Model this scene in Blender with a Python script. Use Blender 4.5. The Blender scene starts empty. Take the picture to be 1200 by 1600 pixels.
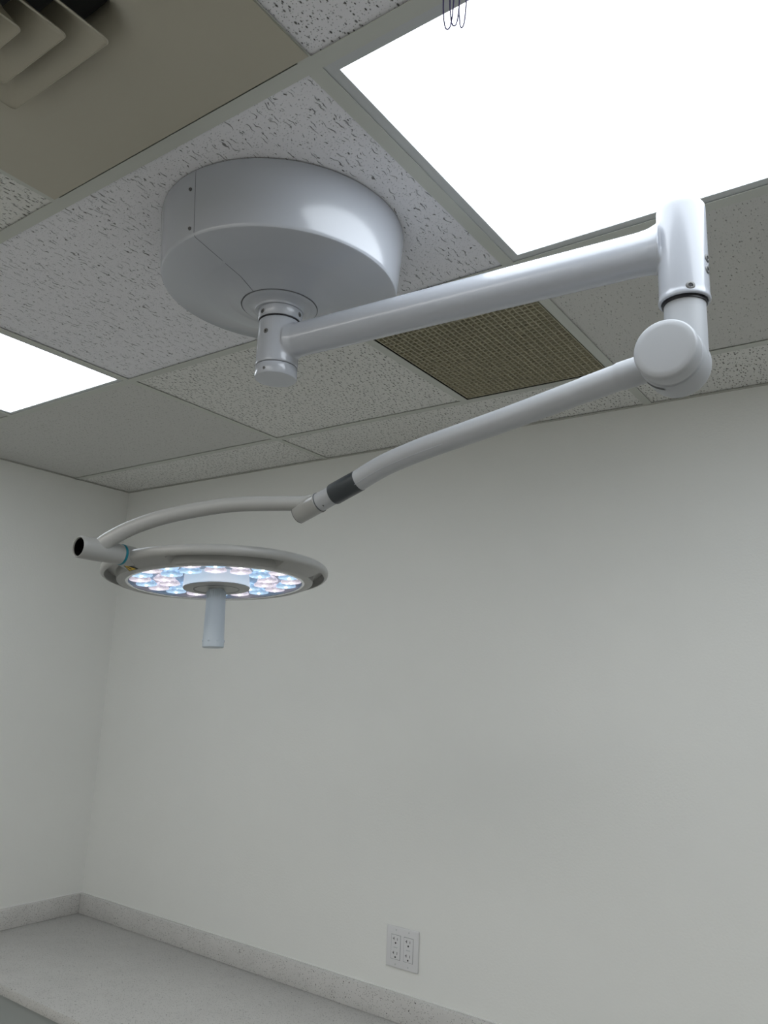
import bpy, math, random
from mathutils import Vector, Matrix

random.seed(7)
SC = bpy.context.scene
COL = SC.collection
PI = math.pi
H = 2.70            # ceiling height
F = .3048           # one foot, the ceiling grid's unit
LX, BY, RX, FY = -2.396, 1.495, 2.55, -2.70     # left wall, back wall, right wall, front wall

# ------------------------------------------------------------------ camera, light, exposure
cam = bpy.data.objects.new('camera', bpy.data.cameras.new('camera'))
COL.objects.link(cam)
SC.camera = cam
rot = Matrix(((0.81418396, 0.0924294, 0.57320266),
              (0.57902367, -0.20211998, -0.78986018),
              (0.04284941, 0.97498939, -0.21808166)))
cam.matrix_world = Matrix.Translation((0.6363, -0.6590, H - .8231)) @ rot.to_4x4()
cam.data.sensor_fit = 'VERTICAL'
cam.data.sensor_height = 24.0
cam.data.lens = 24.0 * 1215.2 / 1600
cam.data.clip_start = .02

SC.view_settings.view_transform = 'Standard'
SC.view_settings.look = 'None'
SC.view_settings.gamma = 1
SC.view_settings.use_curve_mapping = False
SC.view_settings.exposure = 0.13
PANEL = 4.7          # radiance of the ceiling light panels in view
PANEL_ADDED = 3.9    # radiance of the unseen panels added over the front half to brighten the room
LED_BODY = .85       # radiance of the lamp's lenses
LED_CORE = 6.0

w = bpy.data.worlds.new('world'); SC.world = w; w.use_nodes = True
w.node_tree.nodes['Background'].inputs[0].default_value = (0, 0, 0, 1)
w.node_tree.nodes['Background'].inputs[1].default_value = 0


# ------------------------------------------------------------------ materials
class NT:
    def __init__(s, name):
        s.m = bpy.data.materials.new(name); s.m.use_nodes = True
        s.t = s.m.node_tree; s.b = s.t.nodes['Principled BSDF']
    def n(s, typ, **kw):
        nd = s.t.nodes.new(typ)
        for k, v in kw.items(): setattr(nd, k, v)
        return nd
    def l(s, a, b): s.t.links.new(a, b)
    def val(s, sock, v):
        if hasattr(v, 'node'): s.l(v, sock)
        else: sock.default_value = v
    def math(s, op, a, b=None, c=None):
        nd = s.n('ShaderNodeMath', operation=op)
        s.val(nd.inputs[0], a)
        if b is not None: s.val(nd.inputs[1], b)
        if c is not None: s.val(nd.inputs[2], c)
        return nd.outputs[0]
    def vm(s, op, a, b=None):
        nd = s.n('ShaderNodeVectorMath', operation=op)
        s.val(nd.inputs[0], a)
        if b is not None: s.val(nd.inputs[1], b)
        return nd.outputs['Value'] if op in ('LENGTH', 'DOT_PRODUCT') else nd.outputs[0]
    def coord(s, scale=(1, 1, 1)):
        tc = s.n('ShaderNodeTexCoord')
        return s.vm('MULTIPLY', tc.outputs['Object'], scale)
    def noise(s, vec, scale, detail=2, rough=.5):
        nd = s.n('ShaderNodeTexNoise'); s.l(vec, nd.inputs['Vector'])
        nd.inputs['Scale'].default_value = scale; nd.inputs['Detail'].default_value = detail
        nd.inputs['Roughness'].default_value = rough
        return nd
    def mix(s, f, a, b):
        nd = s.n('ShaderNodeMix', data_type='RGBA')
        s.val(nd.inputs[0], f); s.val(nd.inputs[6], a); s.val(nd.inputs[7], b)
        return nd.outputs[2]
    def bump(s, h, dist, strength=1):
        nd = s.n('ShaderNodeBump'); s.l(h, nd.inputs['Height'])
        nd.inputs['Distance'].default_value = dist; nd.inputs['Strength'].default_value = strength
        s.l(nd.outputs[0], s.b.inputs['Normal'])
    def ramp(s, f, stops):
        nd = s.n('ShaderNodeValToRGB'); s.l(f, nd.inputs[0])
        e = nd.color_ramp.elements
        while len(e) < len(stops): e.new(.5)
        for el, (p, c) in zip(e, stops): el.position = p; el.color = c
        return nd.outputs[0]


def rgb(r, g, b): return (r, g, b, 1)


def paint(name, col, rough=.4, bump=0, bscale=200, metal=0, spec=.5, var=.03, coat=0):
    t = NT(name)
    c = t.coord()
    nz = t.noise(c, 6, 3)
    dark = tuple(x * (1 - var) for x in col[:3]) + (1,)
    lite = tuple(min(1, x * (1 + var)) for x in col[:3]) + (1,)
    t.l(t.mix(nz.outputs[0], dark, lite), t.b.inputs['Base Color'])
    t.b.inputs['Roughness'].default_value = rough
    t.b.inputs['Metallic'].default_value = metal
    t.b.inputs['Specular IOR Level'].default_value = spec
    t.b.inputs['Coat Weight'].default_value = coat
    t.b.inputs['Coat Roughness'].default_value = .12
    if bump:
        b = t.noise(c, bscale, 3)
        t.bump(b.outputs[0], bump)
    return t.m


def emit(name, col, strength, vary=0):
    t = NT(name)
    t.b.inputs['Base Color'].default_value = rgb(.8, .8, .8)
    t.b.inputs['Roughness'].default_value = .4
    t.b.inputs['Emission Color'].default_value = col
    t.b.inputs['Emission Strength'].default_value = strength
    return t.m


def lens(name, col, strength):
    """collimator lens of a lit LED: glows most around its die, facets break the glow up"""
    t = NT(name)
    tc = t.n('ShaderNodeTexCoord')
    sp = t.n('ShaderNodeSeparateXYZ'); t.l(tc.outputs['Object'], sp.inputs[0])
    r = t.math('SQRT', t.math('ADD', t.math('MULTIPLY', sp.outputs[0], sp.outputs[0]), t.math('MULTIPLY', sp.outputs[1], sp.outputs[1])))
    v = t.n('ShaderNodeTexVoronoi'); t.l(tc.outputs['Object'], v.inputs['Vector']); v.inputs['Scale'].default_value = 210
    sep = t.n('ShaderNodeSeparateColor'); t.l(v.outputs['Color'], sep.inputs[0])
    g = t.ramp(t.math('DIVIDE', r, .022), [(0, rgb(1, 1, 1)), (.22, rgb(.62, .62, .62)), (.55, rgb(.42, .42, .42)), (.90, rgb(.36, .36, .36)), (1, rgb(.20, .20, .20))])
    k = t.math('MULTIPLY', t.math('MULTIPLY_ADD', sep.outputs[0], .7, .65), strength * 2)
    t.b.inputs['Base Color'].default_value = (col[0] * .7, col[1] * .7, col[2] * .7, 1)
    t.b.inputs['Roughness'].default_value = .15
    t.l(t.mix(.5, g, g), t.b.inputs['Emission Color'])
    m = t.n('ShaderNodeMix', data_type='RGBA', blend_type='MULTIPLY'); m.inputs[0].default_value = 1
    t.l(g, m.inputs[6]); m.inputs[7].default_value = (*col, 1)
    t.l(m.outputs[2], t.b.inputs['Emission Color']); t.l(k, t.b.inputs['Emission Strength'])
    return t.m


def tile_mat(name, kind, col=(.80, .80, .83)):
    """mineral fibre tile: elongated holes along y plus pinholes, each a pit of its own"""
    t = NT(name)
    base = t.coord()
    wob = t.noise(base, 70, 1)
    wv = t.vm('SUBTRACT', wob.outputs['Color'], (.5, .5, .5))
    amp = {'worm': (.014, .008, 0), 'dash': (.0016, .0016, 0), 'fine': (.002, .002, 0), 'pit': (.002, .002, 0)}[kind]
    p = t.vm('ADD', base, t.vm('MULTIPLY', wv, amp))

    def pits(cell, asp, r0, r1, keep, w):
        # cell = cell size (x, y) in metres, asp = extra squeeze across, r = radius in cell units
        q = t.vm('ADD', t.vm('MULTIPLY', p, (1 / cell[0], 1 / cell[1], 0)), (w, w * 1.7, 0))
        v = t.n('ShaderNodeTexVoronoi', voronoi_dimensions='2D', feature='F1')
        t.l(q, v.inputs['Vector']); v.inputs['Scale'].default_value = 1
        d = t.vm('SUBTRACT', q, v.outputs['Position'])
        d = t.vm('MULTIPLY', d, (asp, 1, 0))
        ln = t.vm('LENGTH', d)
        sep = t.n('ShaderNodeSeparateColor'); t.l(v.outputs['Color'], sep.inputs[0])
        rad = t.math('MULTIPLY_ADD', sep.outputs[0], r1 - r0, r0)
        on = t.math('LESS_THAN', sep.outputs[1], keep)
        k = t.math('DIVIDE', ln, rad)
        k = t.math('SUBTRACT', 1.0, k)
        k = t.math('MULTIPLY', k, 2.2); k.node.use_clamp = True
        return t.math('MULTIPLY', k, on), sep.outputs[2]

    if kind == 'worm':
        a, va = pits((.0130, .024), 5.2, .14, .56, .62, 3.1)
        b, vb = pits((.0050, .0050), 1.0, .09, .19, .6, 9.4)
        c, vc = pits((.016, .018), 2.0, .10, .19, .5, 5.2)
    elif kind == 'pit':
        a, va = pits((.0110, .0120), 1.5, .12, .28, .62, 3.1)
        b, vb = pits((.0048, .0048), 1.0, .10, .22, .65, 9.4)
        c, vc = pits((.016, .018), 1.6, .10, .19, .6, 5.2)
    elif kind == 'dash':
        a, va = pits((.0118, .0150), 2.1, .20, .42, .85, 3.1)
        b, vb = pits((.0045, .0045), 1.0, .10, .22, .4, 9.4)
        c, vc = pits((.013, .015), 1.7, .10, .20, .5, 5.2)
    else:
        a, va = pits((.0085, .0120), 2.3, .10, .30, .5, 3.1)
        b, vb = pits((.0045, .0045), 1.0, .08, .18, .5, 9.4)
        c, vc = pits((.019, .022), 1.8, .08, .16, .5, 5.2)
    a2 = t.math('MULTIPLY', a, t.math('MULTIPLY_ADD', va, .5, .5))
    m = t.math('MAXIMUM', a2, t.math('MAXIMUM', t.math('MULTIPLY', b, .6), c))
    grain = t.noise(base, 900, 2)
    colr = t.mix(grain.outputs[0], tuple(x * .93 for x in col) + (1,), tuple(min(1, x * 1.05) for x in col) + (1,))
    pit = {'worm': rgb(.10, .10, .095), 'dash': rgb(.07, .068, .055), 'fine': rgb(.26, .255, .24), 'pit': rgb(.05, .05, .045)}[kind]  # dark hole colours put the shade of their depth into the tile colour
    t.l(t.mix(t.math('MULTIPLY', m, .9), colr, pit), t.b.inputs['Base Color'])
    t.b.inputs['Roughness'].default_value = .9
    t.b.inputs['Specular IOR Level'].default_value = .15
    t.bump(t.math('SUBTRACT', t.math('MULTIPLY', grain.outputs[0], .12), m), .0016, .8)
    return t.m


def quartz():
    t = NT('quartz')
    c = t.coord()
    n1 = t.noise(c, 14, 4)
    col = t.mix(n1.outputs[0], rgb(.55, .54, .52), rgb(.67, .66, .64))
    for sc, keep, r, k in ((240, .42, .30, rgb(.24, .235, .225)), (300, .35, .30, rgb(.66, .66, .65)), (90, .13, .17, rgb(.07, .065, .06))):
        v = t.n('ShaderNodeTexVoronoi'); t.l(c, v.inputs['Vector']); v.inputs['Scale'].default_value = sc
        sep = t.n('ShaderNodeSeparateColor'); t.l(v.outputs['Color'], sep.inputs[0])
        f = t.math('MULTIPLY', t.math('LESS_THAN', v.outputs['Distance'], r), t.math('LESS_THAN', sep.outputs[0], keep))
        col = t.mix(f, col, k)
    t.l(col, t.b.inputs['Base Color'])
    t.b.inputs['Roughness'].default_value = .30
    return t.m


M = {
    'wall': paint('wall_paint', rgb(.80, .805, .775), .45, .0004, 160, spec=.4, var=.015),
    'floor': paint('vinyl_floor', rgb(.42, .41, .39), .4, 0, var=.1),
    'grid': paint('grid_paint', rgb(.54, .555, .51), .5, spec=.3, var=.02),
    'angle': paint('wall_angle_paint', rgb(.46, .46, .42), .5, var=.02),
    'tile_worm': tile_mat('fissured_tile', 'worm'),
    'tile_dash': tile_mat('dashed_tile', 'dash', (.73, .73, .70)),
    'tile_fine': tile_mat('fine_tile', 'fine', (.60, .60, .575)),
    'tile_pit': tile_mat('pitted_tile', 'pit'),
    'tile_edge': paint('tile_board', rgb(.14, .13, .11), .9),
    'deck': paint('plenum_deck', rgb(.05, .05, .045), .9),
    'vent': paint('vent_enamel', rgb(.44, .415, .335), .42, .00008, 500, var=.02),
    'dark': paint('dark_void', rgb(.012, .012, .011), .7),
    'egg': paint('aged_grille_plastic', rgb(.46, .43, .31), .55, var=.06),
    'filter': paint('brown_filter', rgb(.30, .235, .14), .9, .001, 300, var=.15),
    'frame': paint('fixture_frame', rgb(.52, .54, .54), .4, var=.02),
    'diff': emit('light_diffuser', rgb(.85, .92, 1.0), PANEL),
    'diff_added': emit('added_light_diffuser', rgb(1.0, .985, .955), PANEL_ADDED),
    'white': paint('white_lamp_enamel', rgb(.43, .45, .49), .24, var=.008, coat=.5),
    'cover': paint('white_lamp_plastic', rgb(.41, .425, .445), .42, var=.01),
    'lampgrey': paint('warm_white_lamp_plastic', rgb(.355, .357, .345), .34, var=.01),
    'seam': paint('dark_seam', rgb(.09, .095, .10), .6),
    'steel': paint('screw_steel', rgb(.16, .16, .155), .45, metal=.6),
    'black': paint('black_plastic', rgb(.012, .012, .014), .4),
    'bore': paint('bore_black', rgb(.002, .002, .002), .8, spec=.1),
    'sleeve': paint('charcoal_sleeve', rgb(.035, .042, .048), .35),
    'teal': paint('teal_ring_plastic', rgb(.0, .18, .24), .3),
    'silver': paint('reflector_silver', rgb(.36, .37, .40), .28, metal=.6),
    'bezel': paint('bezel_silver', rgb(.8, .82, .84), .15, metal=.7),
    'handle': paint('frosted_handle_plastic', rgb(.56, .63, .69), .4, var=.01),
    'ledblue': lens('cool_lens', (.48, .72, 1.0), LED_BODY),
    'ledpink': lens('warm_lens', (.86, .79, .90), LED_BODY),
    'coreblue': emit('cool_core', rgb(.80, .92, 1.0), LED_CORE),
    'corepink': emit('warm_core', rgb(1.0, .93, .92), LED_CORE),
    'band': emit('milky_lit_band', rgb(.62, .80, 1.0), .38),
    'yellow': paint('label_yellow', rgb(.75, .50, .03), .5),
    'quartz': quartz(),
    'cab': paint('grey_laminate', rgb(.36, .385, .38), .35),
    'plate': paint('outlet_plastic', rgb(.70, .70, .705), .3, var=.01),
    'slot': paint('outlet_slot', rgb(.02, .02, .02), .6),
    'caulk': paint('white_caulk', rgb(.86, .86, .84), .4),
    'wire': paint('violet_black_wire', rgb(.06, .045, .16), .4),
    'kick': paint('toe_kick', rgb(.06, .06, .06), .6),
}


# ------------------------------------------------------------------ mesh helpers
class MB:
    def __init__(s): s.v = []; s.f = []
    def box(s, a, b):
        i = len(s.v)
        x0, y0, z0 = a; x1, y1, z1 = b
        s.v += [(x0, y0, z0), (x1, y0, z0), (x1, y1, z0), (x0, y1, z0), (x0, y0, z1), (x1, y0, z1), (x1, y1, z1), (x0, y1, z1)]
        s.f += [tuple(i + k for k in q) for q in ((0, 3, 2, 1), (4, 5, 6, 7), (0, 1, 5, 4), (1, 2, 6, 5), (2, 3, 7, 6), (3, 0, 4, 7))]
        return s
    def obox(s, c, ax, ay, az, hx, hy, hz):
        i = len(s.v)
        for dz in (-hz, hz):
            for dx, dy in ((-hx, -hy), (hx, -hy), (hx, hy), (-hx, hy)):
                s.v.append(tuple(Vector(c) + Vector(ax) * dx + Vector(ay) * dy + Vector(az) * dz))
        s.f += [tuple(i + k for k in q) for q in ((0, 3, 2, 1), (4, 5, 6, 7), (0, 1, 5, 4), (1, 2, 6, 5), (2, 3, 7, 6), (3, 0, 4, 7))]
        return s
    def lathe(s, prof, origin=(0, 0, 0), axis=(0, 0, 1), seg=64, a0=0, a1=2 * PI, warp=None):
        """prof: (radius, height) pairs; radius 0 closes the end"""
        ax = Vector(axis).normalized()
        e1 = ax.cross(Vector((0, 1, 0)))
        if e1.length < .1: e1 = ax.cross(Vector((1, 0, 0)))
        e1.normalize(); e1 = -e1 if e1.x < 0 else e1
        e2 = ax.cross(e1)
        full = abs(a1 - a0 - 2 * PI) < 1e-6
        n = seg if full else seg + 1
        rows = []
        for r, h in prof:
            row = []
            if r < 1e-7 and full:
                s.v.append(tuple(Vector(origin) + ax * h)); rows.append([len(s.v) - 1] * n); continue
            for k in range(n):
                t = a0 + (a1 - a0) * k / seg
                rr, hh = warp(r, h, t) if warp else (r, h)
                s.v.append(tuple(Vector(origin) + ax * hh + (e1 * math.cos(t) + e2 * math.sin(t)) * rr)); row.append(len(s.v) - 1)
            rows.append(row)
        for A, B in zip(rows, rows[1:]):
            for k in range(seg):
                k2 = (k + 1) % n
                q = []
                for x in (A[k], A[k2], B[k2], B[k]):
                    if x not in q: q.append(x)
                if len(q) > 2: s.f.append(tuple(q))
        return s
    def tube(s, pts, rad, seg=32, cap=True, flat=1.0, close=False):
        """swept tube; rad number or list; flat < 1 squashes the section sideways"""
        P = [Vector(p) for p in pts]; n = len(P)
        R = rad if isinstance(rad, (list, tuple)) else [rad] * n
        up = None; rows = []
        for i, p in enumerate(P):
            t = (P[min(i + 1, n - 1)] - P[max(i - 1, 0)]).normalized()
            if up is None:
                up = Vector((0, 0, 1)) if abs(t.z) < .9 else Vector((0, 1, 0))
            up = (up - t * up.dot(t)).normalized()
            sd = t.cross(up)
            row = []
            for k in range(seg):
                a = 2 * PI * k / seg
                s.v.append(tuple(p + up * math.sin(a) * R[i] + sd * math.cos(a) * R[i] * flat)); row.append(len(s.v) - 1)
            rows.append(row)
        for A, B in zip(rows, rows[1:]):
            for k in range(seg):
                s.f.append((A[k], B[k], B[(k + 1) % seg], A[(k + 1) % seg]))
        if cap:
            s.f.append(tuple(rows[0])); s.f.append(tuple(reversed(rows[-1])))
        return s
    def prism(s, pts, ax, ay, az, c, d):
        """2-D outline pts in (ax, ay) about c, extruded d along az"""
        i = len(s.v); n = len(pts)
        for q in (0, d):
            for x, y in pts: s.v.append(tuple(Vector(c) + Vector(ax) * x + Vector(ay) * y + Vector(az) * q))
        s.f.append(tuple(i + k for k in range(n))[::-1]); s.f.append(tuple(i + n + k for k in range(n)))
        for k in range(n): s.f.append((i + k, i + (k + 1) % n, i + n + (k + 1) % n, i + n + k))
        return s
    def build(s, name, mat, parent=None, smooth=False, bevel=0, bseg=2, angle=35):
        me = bpy.data.meshes.new(name); me.from_pydata(s.v, [], s.f)
        me.validate(); me.update()
        import bmesh
        bm = bmesh.new(); bm.from_mesh(me)
        bmesh.ops.remove_doubles(bm, verts=bm.verts, dist=1e-6)
        bmesh.ops.recalc_face_normals(bm, faces=bm.faces)
        if bevel:
            eg = [e for e in bm.edges if len(e.link_faces) == 2 and e.calc_face_angle(0) > .6]
            bmesh.ops.bevel(bm, geom=eg, offset=bevel, segments=bseg, profile=.5, affect='EDGES', clamp_overlap=True)
        bm.to_mesh(me); bm.free()
        if smooth or bevel:
            me.shade_smooth(); me.set_sharp_from_angle(angle=math.radians(angle))
        o = bpy.data.objects.new(name, me); COL.objects.link(o)
        me.materials.append(M[mat] if isinstance(mat, str) else mat)
        if parent: attach(o, parent)
        return o


def abs_loc(o):
    l = Vector(o.location)
    while o.parent: o = o.parent; l += Vector(o.location)
    return l


def attach(o, parent):
    """parent while keeping the place it was modelled at (roots are unrotated empties or meshes at a base point)"""
    o.parent = parent
    o.location = Vector(o.location) - abs_loc(parent)


def thing(name, label, cat, loc=(0, 0, 0), group=None):
    o = bpy.data.objects.new(name, None); COL.objects.link(o)
    o.empty_display_size = .05; o.location = loc
    o['label'] = label; o['category'] = cat
    if group: o['group'] = group
    return o


def tag(o, label, cat, group=None):
    o['label'] = label; o['category'] = cat
    if group: o['group'] = group
    return o


def struct(o): o['kind'] = 'structure'; return o


def spline(pts, n=8):
    P = [Vector(p) for p in pts]; P = [2 * P[0] - P[1]] + P + [2 * P[-1] - P[-2]]
    out = []
    for i in range(1, len(P) - 2):
        a, b, c, d = P[i - 1:i + 3]
        for k in range(n):
            t = k / n
            out.append(.5 * (2 * b + (c - a) * t + (2 * a - 5 * b + 4 * c - d) * t * t + (3 * b - a - 3 * c + d) * t ** 3))
    out.append(P[-2]); return out


# ------------------------------------------------------------------ room shell
struct(MB().box((LX - .1, FY - .1, -.1), (RX + .1, BY + .1, 0)).build('floor', 'floor'))
struct(MB().box((LX - .1, FY, 0), (LX, BY, H + .18)).build('wall_left', 'wall'))
struct(MB().box((LX - .1, BY, 0), (RX + .1, BY + .1, H + .18)).build('wall_back', 'wall'))
struct(MB().box((RX, FY, 0), (RX + .1, BY, H + .18)).build('wall_right', 'wall'))
struct(MB().box((LX - .1, FY - .1, 0), (RX + .1, FY, H + .18)).build('wall_front', 'wall'))

ceil = struct(MB().box((LX - .1, FY - .1, H + .18), (RX + .1, BY + .1, H + .28)).build('ceiling', 'deck'))

# ceiling grid: flanged runners. runner lines along x at these y; cross tees between them
FL = .012
TH = .0012
yl = [-8 * F, -6 * F, -4 * F, -2 * F, 0, 2 * F, 4 * F]
# cells: (x0, x1, y0, y1, what)
cells = []
X = {k: -k * F for k in (-8, -6, -4, -2, 0, 2, 4, 6)}
RXc, LXc = RX, LX
rows = {
    # y0, y1: list of (x0, x1, what)
    (4 * F, BY): [(LX, -3.94 * F, 'dash'), (-3.94 * F, 0, 'dash'), (0, 4 * F, 'dash'), (4 * F, RX, 'dash')],
    (2 * F, 4 * F): [(LX, -3.95 * F, 'fine'), (-3.95 * F, -1.47 * F, 'dash'), (-1.47 * F, 0, 'grille'), (0, 4 * F, 'fine2'), (4 * F, RX, 'dash')],
    (0, 2 * F): [(LX, -6 * F, 'fine'), (-6 * F, -3.97 * F, 'light'), (-3.97 * F, 0, 'worm'), (0, 4 * F, 'light'), (4 * F, RX, 'worm')],
    (-2 * F, 0): [(LX, -5.93 * F, 'worm'), (-5.93 * F, -1.93 * F, 'dash'), (-1.93 * F, 0, 'vent'), (0, 4 * F, 'pit'), (4 * F, RX, 'worm')],
    (-4 * F, -2 * F): [(LX, -4 * F, 'worm'), (-4 * F, 0, 'added_light'), (0, 4 * F, 'worm'), (4 * F, 8 * F, 'added_light'), (8 * F, RX, 'worm')],
    (-6 * F, -4 * F): [(LX, -4 * F, 'dash'), (-4 * F, 0, 'worm'), (0, 4 * F, 'worm'), (4 * F, RX, 'dash')],
    (-8 * F, -6 * F): [(LX, -4 * F, 'dash'), (-4 * F, 0, 'added_light'), (0, 4 * F, 'added_light'), (4 * F, RX, 'dash')],
    (FY, -8 * F): [(LX, 0, 'worm'), (0, RX, 'worm')],
}
def tee(a, b, along):
    mb = MB()
    if along == 'x':
        x0, x1, y = a[0], b, a[1]
        mb.box((x0, y - FL, H), (x1, y + FL, H + TH)); mb.box((x0, y - .0008, H + TH), (x1, y + .0008, H + .032))
    else:
        x, y0, y1 = a[0], a[1], b
        mb.box((x - FL, y0 + FL, H), (x + FL, y1 - FL, H + TH)); mb.box((x - .0008, y0 + FL, H + TH), (x + .0008, y1 - FL, H + .030))
    o = mb.build('grid_runner' if along == 'x' else 'cross_tee', 'grid', ceil)
    return o
for y in yl:
    if y < BY: tee((LX, y), RX, 'x')
for (y0, y1), row in rows.items():
    for (x0, x1, what) in row[1:]:
        tee((x0, y0), y1 if y1 < BY - .001 else BY, 'y')
# wall angle round the room
an = MB()
an.box((LX, BY - .013, H), (RX, BY, H + TH)); an.box((LX, FY, H), (LX + .013, BY - .013, H + TH))
an.box((RX - .013, FY, H), (RX, BY - .013, H + TH)); an.box((LX + .013, FY, H), (RX - .013, FY + .013, H + TH))
an.build('wall_angle', 'angle', ceil)
# tiles
GAP = .0032
for (y0, y1), row in rows.items():
    for (x0, x1, what) in row:
        if what in ('light', 'added_light', 'vent', 'grille'): continue
        mat = {'worm': 'tile_worm', 'dash': 'tile_dash', 'fine': 'tile_fine', 'fine2': 'tile_fine', 'pit': 'tile_pit'}[what]
        e = .004
        MB().box((x0 + e, y0 + e, H + GAP), (x1 - e, y1 - e, H + GAP + .015)).build('acoustic_tile', mat, ceil, bevel=.0012, bseg=1)


# ------------------------------------------------------------------ ceiling light panels
def light_panel(x0, x1, y0, y1, fr, label, group=None, mat='diff'):
    t = thing('ceiling_light', label, 'ceiling light', ((x0 + x1) / 2, (y0 + y1) / 2, H + .002), group)
    e = .005
    z0, z1 = H + .0022, H + .05
    f = MB()
    f.box((x0 + e, y0 + e, z0), (x1 - e, y0 + fr, z1)); f.box((x0 + e, y1 - fr, z0), (x1 - e, y1 - e, z1))
    f.box((x0 + e, y0 + fr, z0), (x0 + fr, y1 - fr, z1)); f.box((x1 - fr, y0 + fr, z0), (x1 - e, y1 - fr, z1))
    f.build('frame', 'frame', t)
    MB().box((x0 + fr, y0 + fr, H + .0045), (x1 - fr, y1 - fr, H + .008)).build('diffuser', mat, t)
    MB().box((x0 + fr, y0 + fr, z1 - .002), (x1 - fr, y1 - fr, z1)).build('housing', 'frame', t)
    return t
light_panel(0, 4 * F, 0, 2 * F, .029, 'large bright white ceiling light panel at the upper right, above the lamp arm elbow')
light_panel(-6 * F, -3.97 * F, 0, 2 * F, .024, 'bright white ceiling light panel at the left edge near the left wall')
light_panel(-4 * F, 0, -4 * F, -2 * F, .029, 'added unseen white ceiling light panel behind the camera, beyond the air diffuser', mat='diff_added')  # this and the next three: unseen panels added to lift the overall brightness
light_panel(4 * F, 8 * F, -4 * F, -2 * F, .029, 'added unseen white ceiling light panel behind the camera, beside the right wall', mat='diff_added')
light_panel(0, 4 * F, -8 * F, -6 * F, .029, 'added unseen white ceiling light panel at the front end of the room, right of the middle', mat='diff_added')
light_panel(-4 * F, 0, -8 * F, -6 * F, .029, 'added unseen white ceiling light panel at the front end of the room, left of the middle', mat='diff_added')

# ------------------------------------------------------------------ air diffuser (2 x 2 panel with nested square cones)
vx0, vx1, vy0, vy1 = -1.93 * F + .002, .0105, -2 * F + .004, -.0158
vt = thing('air_diffuser', 'beige square air diffuser with nested louvre cones in the ceiling', 'air vent', ((vx0 + vx1) / 2, (vy0 + vy1) / 2, H - .002))
vcx, vcy = -.2815, -.308
def square_rings(mb, rings, rc):
    """loft between rounded squares given as (cx, cy, half, z, corner radius)"""
    base = []
    for (cx, cy, h, z, r) in rings:
        row = []
        for q in range(4):
            a0 = q * PI / 2
            c = (cx + (h - r) * (1 if q in (0, 3) else -1), cy + (h - r) * (1 if q in (0, 1) else -1))
            for k in range(7):
                a = a0 + PI / 2 * k / 6
                mb.v.append((c[0] + r * math.cos(a), c[1] + r * math.sin(a), z)); row.append(len(mb.v) - 1)
        base.append(row)
    n = len(base[0])
    for A, B in zip(base, base[1:]):
        for k in range(n): mb.f.append((A[k], A[(k + 1) % n], B[(k + 1) % n], B[k]))
    return base
# face plate: flat plate with a hole whose lip is drawn upwards
pm = MB()
hole = square_rings(pm, [(vcx, vcy, .166, H - .0015, .05), (vcx, vcy, .160, H - .0011, .05), (vcx, vcy, .152, H + .0002, .045), (vcx, vcy, .143, H + .003, .04), (vcx, vcy, .133, H + .0085, .035), (vcx, vcy, .124, H + .017, .03), (vcx, vcy, .118, H + .029, .03), (vcx, vcy, .115, H + .045, .03)], 0)
o0 = len(pm.v)
outer = []
hr = hole[0]
for idx in hr:     # outer plate boundary point reached straight out from the hole's rim point
    x, y, z = pm.v[idx]
    dx, dy = x - vcx, y - vcy
    k = min((((vx1 - vcx) if dx > 0 else (vx0 - vcx)) / dx) if abs(dx) > 1e-9 else 1e9, (((vy1 - vcy) if dy > 0 else (vy0 - vcy)) / dy) if abs(dy) > 1e-9 else 1e9)
    pm.v.append((vcx + dx * k, vcy + dy * k, H - .0015)); outer.append(len(pm.v) - 1)
n = len(hr)
for k in range(n): pm.f.append((hr[k], hr[(k + 1) % n], outer[(k + 1) % n], outer[k]))
# fill the four plate corners
cs = [(vx1, vy1), (vx0, vy1), (vx0, vy0), (vx1, vy0)]
for k in range(n):
    a, b = pm.v[outer[k]], pm.v[outer[(k + 1) % n]]
    if abs(a[0] - b[0]) > 1e-5 and abs(a[1] - b[1]) > 1e-5:
        c = min(cs, key=lambda q: (q[0] - a[0]) ** 2 + (q[1] - a[1]) ** 2 + (q[0] - b[0]) ** 2 + (q[1] - b[1]) ** 2)
        pm.v.append((c[0], c[1], H - .0015)); pm.f.append((outer[k], outer[(k + 1) % n], len(pm.v) - 1))
fp = pm.build('face_plate', 'vent', vt, smooth=True, angle=30)
for pg in fp.data.polygons:
    if all(abs(fp.data.vertices[v].co.z - (H - .0015)) < 1e-5 for v in pg.vertices): pg.use_smooth = False
md = fp.modifiers.new('thickness', 'SOLIDIFY'); md.thickness = .001; md.offset = -1
MB().box((vcx - .15, vcy - .15, H + .045), (vcx + .15, vcy + .15, H + .10)).build('duct_collar', 'dark', vt)
for half, zb, top in ((.1135, H - .030, .062), (.0765, H - .031, .030), (.038, H - .033, .010)):
    cm = MB()
    h0 = half
    square_rings(cm, [(vcx, vcy, h0 - .0012, zb - .0015, .007), (vcx, vcy, h0, zb, .008), (vcx, vcy, h0 - .003, zb + .004, .009),
                      (vcx, vcy, (h0 * .8 + top * .2), zb + .010, .012), (vcx, vcy, (h0 * .5 + top * .5), zb + .022, .012), (vcx, vcy, top, zb + .052, .008)], 0)
    c = cm.build('louvre_cone', 'vent', vt, smooth=True, angle=50)
    md = c.modifiers.new('thickness', 'SOLIDIFY'); md.thickness = .0012; md.offset = 0
pl = MB(); pl.box((vcx - .009, vcy - .009, H + .012), (vcx + .009, vcy + .009, H + .06)).build('centre_post', 'vent', vt)

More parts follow.
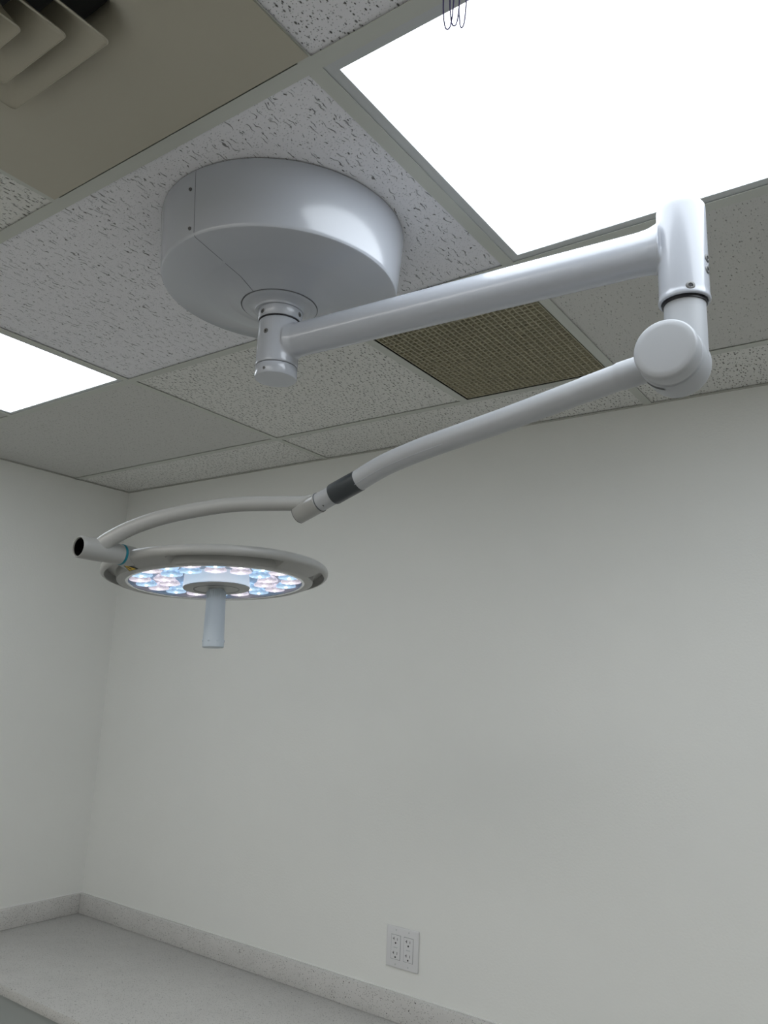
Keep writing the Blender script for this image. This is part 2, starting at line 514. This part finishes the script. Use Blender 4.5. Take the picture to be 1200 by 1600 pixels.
# ------------------------------------------------------------------ egg-crate return grille
gx0, gx1, gy0, gy1 = -1.47 * F + FL, -FL, 2 * F + FL, 4 * F - FL
gt = thing('return_grille', 'brown egg-crate return air grille in the ceiling beneath the long lamp arm', 'air vent', ((gx0 + gx1) / 2, (gy0 + gy1) / 2, H + .002))
g = MB()
nx, ny = 28, 38
ex = .0055
for i in range(nx + 1):
    x = gx0 + ex + (gx1 - gx0 - 2 * ex) * i / nx
    g.box((x - .0009, gy0 + ex, H + .002), (x + .0009, gy1 - ex, H + .0145))
for j in range(ny + 1):
    y = gy0 + ex + (gy1 - gy0 - 2 * ex) * j / ny
    g.box((gx0 + ex, y - .0009, H + .0021), (gx1 - ex, y + .0009, H + .0144))
g.build('egg_crate_louvre', 'egg', gt)
MB().box((gx0 - .004, gy0 - .004, H + .030), (gx1 + .004, gy1 + .004, H + .034)).build('filter', 'filter', gt)
rb = MB()
for a, b in (((gx0 - .008, gy0 - .008), (gx1 + .008, gy0 - .004)), ((gx0 - .008, gy1 + .004), (gx1 + .008, gy1 + .008)), ((gx0 - .008, gy0 - .004), (gx0 - .004, gy1 + .004)), ((gx1 + .004, gy0 - .004), (gx1 + .008, gy1 + .004))):
    rb.box((*a, H + .003), (*b, H + .036))
rb.build('duct_box', 'dark', gt)

# ------------------------------------------------------------------ thin wires hanging at the edge of the large light
wt = thing('hanging_wires', 'thin dark violet wire loops dangling from the ceiling at the edge of the large light', 'wire', (.228, -.012, H))
for (ax_, ay_, w_, L_, tw) in ((.2255, -.008, .0095, .066, .3), (.231, -.003, .0085, .060, .7), (.238, .004, .0085, .060, -.2)):
    pts = []
    for k in range(25):
        t = k / 24; a = (t - .5) * 2
        off = w_ * (a if abs(a) < .8 else math.copysign(.8 + (abs(a) - .8) * .2, a)) * (1.0 - .25 * a * a)
        z = H - .001 - L_ * (1 - abs(a) ** 2.6)
        pts.append((ax_ + off * math.cos(tw), ay_ + off * math.sin(tw), z))
    MB().tube(pts, .0009, seg=8).build('wire_loop', 'wire', wt, smooth=True)

# ------------------------------------------------------------------ SURGICAL LIGHT
cx, cy = -.316, .294
sl = thing('surgical_light', 'white ceiling-mounted surgical light with round canopy, jointed arms and ring-shaped lit head', 'surgical light', (cx, cy, H))
def part(mb, name, mat, parent=None, **k):
    k.setdefault('smooth', True)
    return mb.build(name, mat, parent or sl, **k)

cn = part(MB().lathe([(.2262, 0), (.2265, -.004), (.2225, -.050), (.2172, -.110), (.2166, -.1135), (.2152, -.1160), (.2125, -.1175),
                      (.152, -.1268), (.146, -.1284), (.140, -.1290), (.104, -.1345), (.096, -.1370), (.0708, -.1465), (.0700, -.1440), (0, -.1440)],
                     (cx, cy, H + .001), seg=160), 'canopy', 'white', angle=28)
# seam between the canopy halves
sa = math.radians(-88)
dirv = Vector((math.cos(sa), math.sin(sa), 0)); tang = Vector((-math.sin(sa), math.cos(sa), 0))
sm = MB()
prof = [(.2262, -.001), (.2265, -.004), (.2225, -.050), (.2172, -.110), (.2152, -.1160), (.2125, -.1175), (.152, -.1268), (.140, -.1290), (.104, -.1345), (.0712, -.1465)]
for (r0, z0), (r1, z1) in zip(prof, prof[1:]):
    a = Vector((cx, cy, H + .001)) + dirv * r0 + Vector((0, 0, z0)); b = Vector((cx, cy, H + .001)) + dirv * r1 + Vector((0, 0, z1))
    d = (b - a).normalized(); nn = d.cross(tang)
    sm.obox((a + b) / 2, d, tang, nn, (b - a).length / 2 + .0002, .00028, .00028)
part(sm, 'seam', 'seam', cn, smooth=False)

def screw(pos, nrm, r, parent, name='screw'):
    nrm = Vector(nrm).normalized(); pos = Vector(pos)
    s_ = part(MB().lathe([(0, -.002), (r, -.002), (r, .0008), (r * .82, .0014), (r * .5, .0014), (r * .42, .0004), (0, .0004)], pos, nrm, seg=24), name, 'steel', parent)
    hx_ = MB().lathe([(0, 0), (r * .42, 0), (r * .42, .0009), (0, .0009)], pos, nrm, seg=6)
    part(hx_, 'hex_socket', 'black', s_, smooth=False) if parent is sl else None
    if parent is not sl:
        pass
    return s_
for zz in (-.030, -.100):
    a = math.radians(-90.9 if zz > -.05 else -90.6)
    rr = .2265 - (.2265 - .2172) * ((-zz - .004) / .106) + .001
    screw((cx + rr * math.cos(a), cy + rr * math.sin(a), H + zz), (math.cos(a), math.sin(a), -.08), .0030, sl)

# flange plate with gap and hub
hx, hy = -.3125, .2950
zf = H - .1450
part(MB().lathe([(.0, .0), (.0665, .0), (.0685, -.0005), (.0690, -.0022), (.0675, -.0030), (.058, -.0034), (.050, -.0050), (.0455, -.0085), (.0445, -.012), (.0, -.012)], (cx + .001, cy, zf), seg=96), 'flange_plate', 'white')
part(MB().lathe([(.0705, .0008), (.0705, -.0008), (.0688, -.0008), (.0688, .0008)], (cx + .001, cy, zf - .0004), seg=96), 'gap_ring', 'seam', smooth=False)
hub = part(MB().lathe([(0, -.010), (.0385, -.010), (.0385, -.0125), (.0405, -.0125), (.0405, -.0305), (.0396, -.0318), (0, -.0318)], (hx, hy, zf), seg=96), 'upper_hub', 'white')
part(MB().lathe([(.0392, .0), (.0392, -.002), (.0, -.002)], (hx, hy, zf - .0112), seg=96), 'shadow_gap', 'black', hub)
part(MB().lathe([(.0388, .0), (.0388, -.0022), (.0, -.0022), (0, 0)], (hx, hy, zf - .0314), seg=96), 'shadow_gap', 'black', hub)
zs = zf - .0334
swm = MB().lathe([(0, 0), (.0375, 0), (.0385, -.001), (.0385, -.0875), (.0380, -.0880), (.0, -.0880)], (hx, hy, zs), seg=96)
part(MB().lathe([(0, 0), (.0378, 0), (.0383, -.0008), (.0383, -.0195), (.0372, -.0212), (.0, -.0212)], (hx, hy, zs - .0889), seg=96), 'end_cap', 'white')
def radial_screw(ax_, r, ang, z, size, parent=sl, n='screw'):
    a = math.radians(ang)
    return screw((ax_[0] + r * math.cos(a), ax_[1] + r * math.sin(a), z), (math.cos(a), math.sin(a), 0), size, parent, n)
radial_screw((hx, hy), .0400, -99, H - .1685, .0045)
radial_screw((hx, hy), .0400, 13, H - .1665, .0045)
radial_screw((hx, hy), .0380, -84, H - .2090, .0048)
radial_screw((hx, hy), .0378, -80, H - .2805, .0030)

# main extension arm (level) and the vertical tube at its end
tx, ty = .391, .348
za = H - .2205
dA = Vector((tx - hx, ty - hy, 0)); LA = dA.length; uA = dA.normalized()
pts, rr = [], []
for k in range(41):
    q = .030 + (LA - .055) * k / 40
    d0 = q - .030; d1 = (LA - .025) - q
    fl = .0075 * max(0, 1 - (d0) / .022) ** 2 + .013 * max(0, 1 - d1 / .030) ** 2
    pts.append(Vector((hx, hy, za + .0065 * q / LA)) + uA * q); rr.append(.0312 + fl * .55)
swm.tube(pts, rr, seg=64, flat=.88)
swm.lathe([(0, .0560), (.0270, .0560), (.0300, .0554), (.0318, .0530), (.0323, .0490), (.0325, 0), (.0327, -.0800), (.0338, -.0830), (.0340, -.0890), (.0290, -.0890), (.0286, -.0830), (0, -.083)],
          (tx, ty, za + .006), seg=96)
# hub sleeve, level arm and end tube are one welded casting with rolled fillets
vt_ = swm.build('extension_arm', 'white', sl)
rm = vt_.modifiers.new('weld', 'REMESH'); rm.mode = 'VOXEL'; rm.voxel_size = .0016; rm.use_smooth_shade = True
sm_ = vt_.modifiers.new('fillet', 'SMOOTH'); sm_.factor = .5; sm_.iterations = 14
swv = vt_
part(MB().lathe([(.0384, 0), (.0384, -.0010), (0, -.0010), (0, 0)], (hx, hy, zs - .0880), seg=96), 'shadow_line', 'seam', swv)
radial_screw((tx, ty), .0324, -61.7, H - .2935, .0060)
radial_screw((tx, ty), .0322, -8, H - .2470, .0058)
radial_screw((tx, ty), .0322, -8, H - .2640, .0058)
part(MB().lathe([(.0287, 0), (.0287, -.006), (0, -.006), (0, 0)], (tx, ty, za - .0805), seg=64), 'shadow_gap', 'black', vt_)

# elbow: vertical spigot blending into a horizontal drum with a round cap
ez = H - .3850
exx = .3755
part(MB().lathe([(0, 0), (.0270, 0), (.0272, -.060), (.0272, -.0850), (0, -.0850)], (tx, ty, za - .0790), seg=72), 'elbow_spigot', 'cover')
part(MB().lathe([(0, -.036), (.030, -.036), (.0370, -.0345), (.0392, -.031), (.0398, -.026), (.0402, -.0225), (.0418, -.0215), (.0424, -.0190), (.0424, .018), (.0405, .026), (.034, .031), (0, .032)], (exx, ty, ez), (0, 1, 0), seg=96), 'elbow_drum', 'cover')
part(MB().lathe([(.0430, -.0028), (.0430, .0028), (.0418, .0028), (.0418, -.0028)], (exx, ty - .0165, ez), (0, 1, 0), seg=24, a0=math.radians(14), a1=math.radians(52)), 'drum_slot', 'seam', smooth=False)
part(MB().lathe([(0, -.0150), (.030, -.0150), (.0375, -.0145), (.0392, -.0132), (.0403, -.0105), (.0406, -.0060), (.0403, .008), (.0388, .014), (0, .014)], (exx + .003, ty - .046, ez - .0035), (0, 1, 0), seg=96), 'elbow_cap', 'cover')

# spring arm
Y = .345
path = [(.372, Y, H - .3830), (.3178, Y, H - .3885), (.2615, Y, H - .3983), (.1371, Y, H - .4215), (.060, Y, H - .4345), (-.013, Y, H - .4468), (-.0799, Y, H - .4615), (-.1200, Y, H - .4745), (-.1500, Y, H - .4868)]
SP = spline(path, 10)
cut = next(i for i, p in enumerate(SP) if p.x < .2615)
part(MB().tube(SP[:cut + 1], [.0200 if p.x > .30 else .0188 for p in SP[:cut + 1]], seg=48), 'arm_root', 'cover')
q_ = SP[cut]; q2 = SP[cut + 2]; q0 = SP[cut - 1]
arm = part(MB().tube(SP[cut - 1:], [.0184] + [.0182] * (len(SP) - cut), seg=48), 'spring_arm', 'cover')
# lower cover strip of the spring arm: a thin proud lip running along the underside
lip = []
for i in range(cut + 24, len(SP)):
    t = (SP[min(i + 1, len(SP) - 1)] - SP[i - 1]).normalized(); nrm = Vector((t.z, 0, -t.x)); nrm = -nrm if nrm.z > 0 else nrm
    side = Vector((0, -1, 0)); d = (nrm * math.sin(math.radians(38)) + side * math.cos(math.radians(38)))
    lip.append(SP[i] + d * .0182)
part(MB().tube(lip, .0006, seg=8), 'cover_lip', 'white', arm)
# sleeve, neck, joint
A0 = Vector((-.1470, Y, H - .4856)); A1 = Vector((-.2012, Y, H - .5045)); dS = (A1 - A0).normalized()
part(MB().lathe([(0, 0), (.0180, 0), (.0187, .0006), (.0190, .055), (.0184, .0575), (0, .0575)], A0, dS, seg=64), 'dark_sleeve', 'sleeve')
nk = part(MB().lathe([(0, 0), (.0168, 0), (.0168, .0350), (0, .0350)], A0 + dS * .0570, dS, seg=64), 'neck', 'cover')
jh = A0 + dS * .0900
part(MB().lathe([(0, 0), (.0170, 0), (.0182, .0008), (.0186, .002), (.0178, .0036), (.0176, .046), (.0170, .0508), (0, .0512)], jh, dS, seg=64), 'neck_joint', 'lampgrey')
part(MB().lathe([(.0180, .0002), (.0180, -.0010), (0, -.001), (0, .0002)], jh, dS, seg=64), 'shadow_gap', 'seam', nk)
part(MB().lathe([(.0174, .0505), (.0174, .0516), (.0160, .0516), (.0160, .0505)], jh, dS, seg=64), 'end_seam', 'seam', nk, smooth=False)
part(MB().lathe([(0, 0), (.0022, 0), (.0022, .0010), (0, .0010)], A0 + dS * .074 + Vector((0, -.008, -.0143)), (0, -.45, -.88), seg=16), 'set_screw', 'black', nk)

# curved yoke arm
yk = [(-.2560, .3520, H - .5130), (-.2740, .3398, H - .5145), (-.3013, .3228, H - .5150), (-.3716, .2791, H - .5195), (-.4263, .2429, H - .5310), (-.4765, .2049, H - .5485), (-.5150, .1730, H - .5700), (-.5400, .1500, H - .5920), (-.5520, .1400, H - .6060)]
YP = spline(yk, 8)
nY = len(YP)
part(MB().tube(YP, [.0133 + (.0012 * max(0, (i / nY - .72) / .28)) + .002 * max(0, 1 - i / 7) for i in range(nY)], seg=40), 'yoke_arm', 'lampgrey', angle=60)

# lamp head frame
N = Vector((-.089, .017, .996)).normalized(); P0 = Vector((-.552, .415, H - .636))
E1 = Vector((0, 1, 0)).cross(N).normalized(); E2 = N.cross(E1)
def disc(a, r, h=0):
    return P0 + E1 * (r * math.cos(a)) + E2 * (r * math.sin(a)) + N * h
# swivel cylinder beside the head
S0 = Vector((-.5565, .1000, H - .6133)); sd = Vector((.004, 1, .0)).normalized()
part(MB().lathe([(.0, .0450), (.0158, .0450), (.0160, .0010), (.0167, .0), (.0180, -.0004), (.0187, .001), (.0192, .006), (.0194, .030), (.0188, .055), (.0184, .080), (.0182, .084), (0, .084)], S0, sd, seg=64), 'swivel_barrel', 'lampgrey')
part(MB().lathe([(0, .0440), (.0156, .0440), (.0157, .0030), (.0150, .0022), (.0142, .0030), (.0135, .030), (0, .034)], S0, sd, seg=64), 'barrel_bore', 'bore')
part(MB().lathe([(0, 0), (.0186, 0), (.0190, .0006), (.0190, .0042), (.0186, .0048), (0, .0048)], S0 + sd * .0842, sd, seg=64), 'teal_ring', 'teal')
part(MB().lathe([(0, 0), (.0184, 0), (.0184, .006), (.0178, .022), (.0162, .040), (.0130, .060), (.008, .078), (0, .084)], S0 + sd * .0892, sd, seg=64), 'head_neck', 'lampgrey')

GC = [math.radians(-38 + 90 * k) for k in range(4)]
def grip(t):
    best = 0
    for g_ in GC:
        d = abs((t - g_ + PI) % (2 * PI) - PI)
        x = (math.radians(29.5) - d) / math.radians(3)
        x = max(0, min(1, x)); best = max(best, x * x * (3 - 2 * x))
    return best
def ringwarp(r, h, t):
    g_ = grip(t)
    if .1905 < r < .2185 and h < .015:
        k = {True: 1, False: .0}[.194 < r < .215]
        h = h + g_ * (.017 if k else .0010)
    return r, h
hd = part(MB().lathe([(.1745, .020), (.1745, .0005), (.1755, -.0010), (.1785, -.0016), (.1860, -.0016), (.1925, -.0012), (.1945, .0000), (.1990, .0012), (.2060, .0036), (.2130, .0065),
                      (.2160, .0080), (.2195, .0095), (.2225, .0120), (.2240, .0150), (.2242, .0200), (.2225, .0245), (.2180, .0280), (.2080, .0302), (.190, .0315), (.10, .040), (0, .043), ],
                     P0, N, seg=240, warp=ringwarp), 'lamp_head', 'lampgrey', angle=40)
# inner reflector pan, bezel, hub
part(MB().lathe([(.1745, .0005), (.1738, .0005), (.1735, .0170), (0, .0172), (0, .0195), (.1745, .0195)], P0, N, seg=120), 'reflector_pan', 'silver', hd)
part(MB().lathe([(.1705, -.0006), (.1712, -.0019), (.1752, -.0020), (.1762, -.0012), (.1745, .0006), (.1710, .0006)], P0, N, seg=160), 'window_bezel', 'bezel', hd)
part(MB().lathe([(.0640, .0170), (.0655, .0020), (.0665, -.0075), (.0658, -.0100), (.060, -.0100), (.060, .017)], P0, N, seg=96), 'hub_band', 'band', hd)
part(MB().lathe([(0, -.0080), (.0660, -.0080), (.0664, -.0096), (.0655, -.0112), (.0620, -.0120), (.0, -.0125)], P0, N, seg=96), 'hub_cap', 'lampgrey', hd)
part(MB().lathe([(.0452, -.0118), (.0452, -.0126), (.0446, -.0126), (.0446, -.0118)], P0, N, seg=96), 'cap_groove', 'seam', hd, smooth=False)

# LED lenses: two rings of round lenses, alternating cool and warm
def pod_mesh(kind):
    b = MB().lathe([(0, .0034), (.0040, .0032), (.0080, .0030), (.0130, .0031), (.0180, .0034), (.0205, .0042), (.0212, .0055), (.0205, .0075), (.0145, .0130), (.008, .0158), (0, .0158)], (0, 0, 0), (0, 0, 1), seg=28)
    c = MB().lathe([(0, .0008), (.0016, .0011), (.0028, .0021), (.0032, .0034), (0, .0034)], (0, 0, 0), (0, 0, 1), seg=20)
    return b, c
RM = Matrix((E1, E2, N)).transposed().to_4x4()
protos = {}
def pod(a, r, kind, lbl):
    if kind not in protos:
        b, c = pod_mesh(kind)
        bo = b.build('led_lens', 'led' + kind, None, smooth=True, angle=70)
        co = c.build('led_core', 'core' + kind, None, smooth=True)
        # fold the bright core into the lens mesh so one lens is one sub-part
        me = bo.data; me.materials.append(M['core' + kind])
        import bmesh
        bm = bmesh.new(); bm.from_mesh(me); nf = len(bm.faces)
        bm.from_mesh(co.data); bm.faces.ensure_lookup_table()
        for f_ in bm.faces[nf:]: f_.material_index = 1
        bm.to_mesh(me); bm.free()
        bpy.data.objects.remove(co)
        protos[kind] = me
        COL.objects.unlink(bo); bpy.data.objects.remove(bo)
    o = bpy.data.objects.new('led_lens', protos[kind]); COL.objects.link(o)
    p = disc(a, r, 0)
    o.parent = hd
    o.matrix_local = Matrix.Translation(p - abs_loc(hd)) @ RM
    if lbl: o['label'] = lbl
for k in range(20):
    kd = 'blue' if k % 2 == 0 else 'pink'
    pod(math.radians(-80 + 18 * k), .1490, kd, 'pale blue lit lens' if kd == 'blue' else 'pale pink lit lens')
for k in range(13):
    kd = 'pink' if k % 3 else 'blue'
    pod(math.radians(-72 + 27.69 * k), .1020, kd, 'pale blue lit lens' if kd == 'blue' else 'pale pink lit lens')

# sterile handle
Hd = (-N + Vector((-.03, 0, 0))).normalized()
hs = P0 - N * .012
han = part(MB().lathe([(0, 0), (.0150, 0), (.0185, .006), (.0188, .020), (.0192, .022), (.0196, .050), (.0203, .080), (.0210, .1020), (.0214, .1120), (.0212, .1150), (.0200, .1160), (0, .1165)], hs, Hd, seg=64), 'handle', 'handle')
rb_ = MB()
ha = Hd.normalized(); h1 = ha.cross(Vector((0, 1, 0))).normalized(); h2 = ha.cross(h1)
for k in range(28):
    a = 2 * PI * k / 28
    rd = h1 * math.cos(a) + h2 * math.sin(a); tg = ha.cross(rd)
    rb_.obox(hs + ha * .012 + rd * .0186, ha, tg, rd, .0075, .0007, .0008)
part(rb_, 'grip_ribs', 'handle', han, smooth=False)
for a in (-118, -68, -20, 40, 100, 160):
    t = math.radians(a); rd = Vector((math.cos(t), math.sin(t), 0)); rd = (rd - ha * rd.dot(ha)).normalized()
    part(MB().lathe([(0, .0014), (.0014, .0012), (.0025, .0004), (.0028, -.0008), (0, -.0008)], hs + ha * .103 + rd * .0211, rd, seg=16), 'grip_dimple', 'handle', han)

# warning triangle under the neck
la = math.radians(-93)
lc = disc(la, .2085, .0034 - .0007)
er = (E1 * math.cos(la) + E2 * math.sin(la)); et = (-E1 * math.sin(la) + E2 * math.cos(la))
slope = (er * 1.0 + N * .32).normalized(); ln = slope.cross(et).normalized()
if ln.dot(N) > 0: ln = -ln
tri = MB().prism([(-.013, -.0155), (.013, -.0155), (.001, .0105), (-.001, .0105)], et, slope, ln, lc, .0007)
lb = part(tri, 'warning_label', 'black', hd, smooth=False)
lb['label'] = 'yellow triangle warning label'
part(MB().prism([(-.0095, -.0137), (.0095, -.0137), (0, .0062)], et, slope, ln, lc + ln * .0006, .0004), 'label_face', 'yellow', lb, smooth=False)
part(MB().prism([(-.0016, -.0105), (.0016, -.0105), (.0006, -.0040), (.0022, -.0045), (-.0008, .0030), (-.0002, -.0020), (-.0020, -.0018)], et, slope, ln, lc + ln * .0009, .0003), 'label_symbol', 'black', lb, smooth=False)

# ------------------------------------------------------------------ counter, splash, cabinets
ZC = H - 1.7885
CF, CR = .874, 1.30
ct = thing('countertop', 'speckled grey quartz countertop with backsplash along the back wall', 'countertop', (-.5, 1.2, ZC))
MB().box((LX + .001, CF, ZC - .030), (CR, BY - .001, ZC)).build('slab', 'quartz', ct, bevel=.0025)
MB().box((LX + .001, BY - .021, ZC + .0002), (CR, BY - .0012, ZC + .0735)).build('back_splash', 'quartz', ct, bevel=.0012)
MB().box((LX + .0012, CF + .002, ZC + .0002), (LX + .021, BY - .0215, ZC + .0735)).build('side_splash', 'quartz', ct, bevel=.0012)
ck = MB()
ck.box((LX + .004, BY - .0045, ZC + .0736), (CR, BY - .0004, ZC + .0765)); ck.box((LX + .0004, CF + .002, ZC + .0736), (LX + .0045, BY - .0045, ZC + .0765))
ck.build('caulk_bead', 'caulk', ct)
xs = [LX + .003, LX + .003 + .93, -.72, .02, .66, CR - .02]
for k in range(5):
    x0, x1 = xs[k], xs[k + 1] - .001
    where = ['the wide drawer unit against the left wall', 'next to the drawer unit', 'in the middle of the run', 'second from the right end', 'at the right end of the run'][k]
    cb = thing('base_cabinet', 'grey laminate base cabinet under the countertop, ' + where, 'cabinet', ((x0 + x1) / 2, CF + .3, 0), 'base cabinets under the countertop')
    b = MB(); b.box((x0, CF + .045, .09), (x1, BY - .002, ZC - .031)); b.box((x0, CF + .11, 0), (x1, BY - .002, .09))
    b.build('body', 'cab', cb)
    mid = (x0 + x1) / 2
    if k == 0:
        zt = ZC - .034
        for hh in (.26, .26, .27):
            d = MB().box((x0 + .002, CF + .024, zt - hh + .003), (x1 - .002, CF + .044, zt)).build('drawer', 'cab', cb, bevel=.0015)
            zh = zt - hh * .62
            MB().tube([(mid - .08, CF + .024, zh), (mid - .075, CF + .002, zh), (mid + .075, CF + .002, zh), (mid + .08, CF + .024, zh)], .004, seg=12).build('handle', 'steel', d, smooth=True)
            zt -= hh
        continue
    for a, b2, hxp in ((x0 + .002, mid - .001, mid - .04), (mid + .001, x1 - .002, mid + .04)):
        d = MB().box((a, CF + .024, .10), (b2, CF + .044, ZC - .036)).build('door', 'cab', cb, bevel=.0015)
        MB().tube([(hxp, CF + .024, ZC - .20), (hxp, CF + .002, ZC - .195), (hxp, CF + .002, ZC - .105), (hxp, CF + .024, ZC - .10)], .004, seg=12).build('handle', 'steel', d, smooth=True)

# ------------------------------------------------------------------ outlet
ox, oz = -.8421, H - 1.5356
ot = thing('wall_outlet', 'white double-gang wall outlet plate with four sockets above the countertop', 'outlet', (ox + .058, BY, oz - .057))
pw, ph = .116, .114
op = MB().box((ox, BY - .0062, oz - ph), (ox + pw, BY + .0, oz)).build('cover_plate', 'plate', ot, bevel=.0035, bseg=3)
yf = BY - .0062
def bx(x0, x1, z0, z1, d0, d1): return ((x0, yf - d1, z0), (x1, yf - d0, z1))
for k in range(2):
    cxo = ox + pw / 2 + (k - .5) * .046
    mb = MB(); mb.box(*bx(cxo - .0172, cxo + .0172, oz - ph / 2 - .0340, oz - ph / 2 + .0340, -.001, .0002))
    mb.build('outlet_gap', 'seam', ot)
    rc = MB().box(*bx(cxo - .0164, cxo + .0164, oz - ph / 2 - .0332, oz - ph / 2 + .0332, -.001, .0014)).build('receptacle', 'plate', ot, bevel=.0007, bseg=1)
    for s in (1, -1):
        zc = oz - ph / 2 + s * .0195
        q = MB()
        q.box(*bx(cxo - .0070, cxo - .0052, zc - .0005, zc + .0075, .0013, .0017)); q.box(*bx(cxo - .0105, cxo - .0060, zc + .0025, zc + .0042, .0013, .0017))
        q.build('neutral_slot', 'slot', rc)
        MB().box(*bx(cxo + .0052, cxo + .0067, zc - .0005, zc + .0068, .0013, .0017)).build('live_slot', 'slot', rc)
        MB().lathe([(0, 0), (.0026, 0), (.0026, .0004), (0, .0004)], (cxo, yf - .0013, zc - .0080), (0, -1, 0), seg=20).build('ground_hole', 'slot', rc, smooth=True)
    MB().box(*bx(cxo - .0068, cxo + .0068, oz - ph / 2 - .0020, oz - ph / 2 + .0005, .0012, .0020)).build('test_bar', 'frame', rc)
    for s in (1, -1):
        zc = oz - ph / 2 + s * .0475
        MB().lathe([(0, .0008), (.0018, .0006), (.0027, -.0004), (0, -.0004)], (cxo, yf, zc), (0, -1, 0), seg=20).build('screw', 'frame', ot, smooth=True)
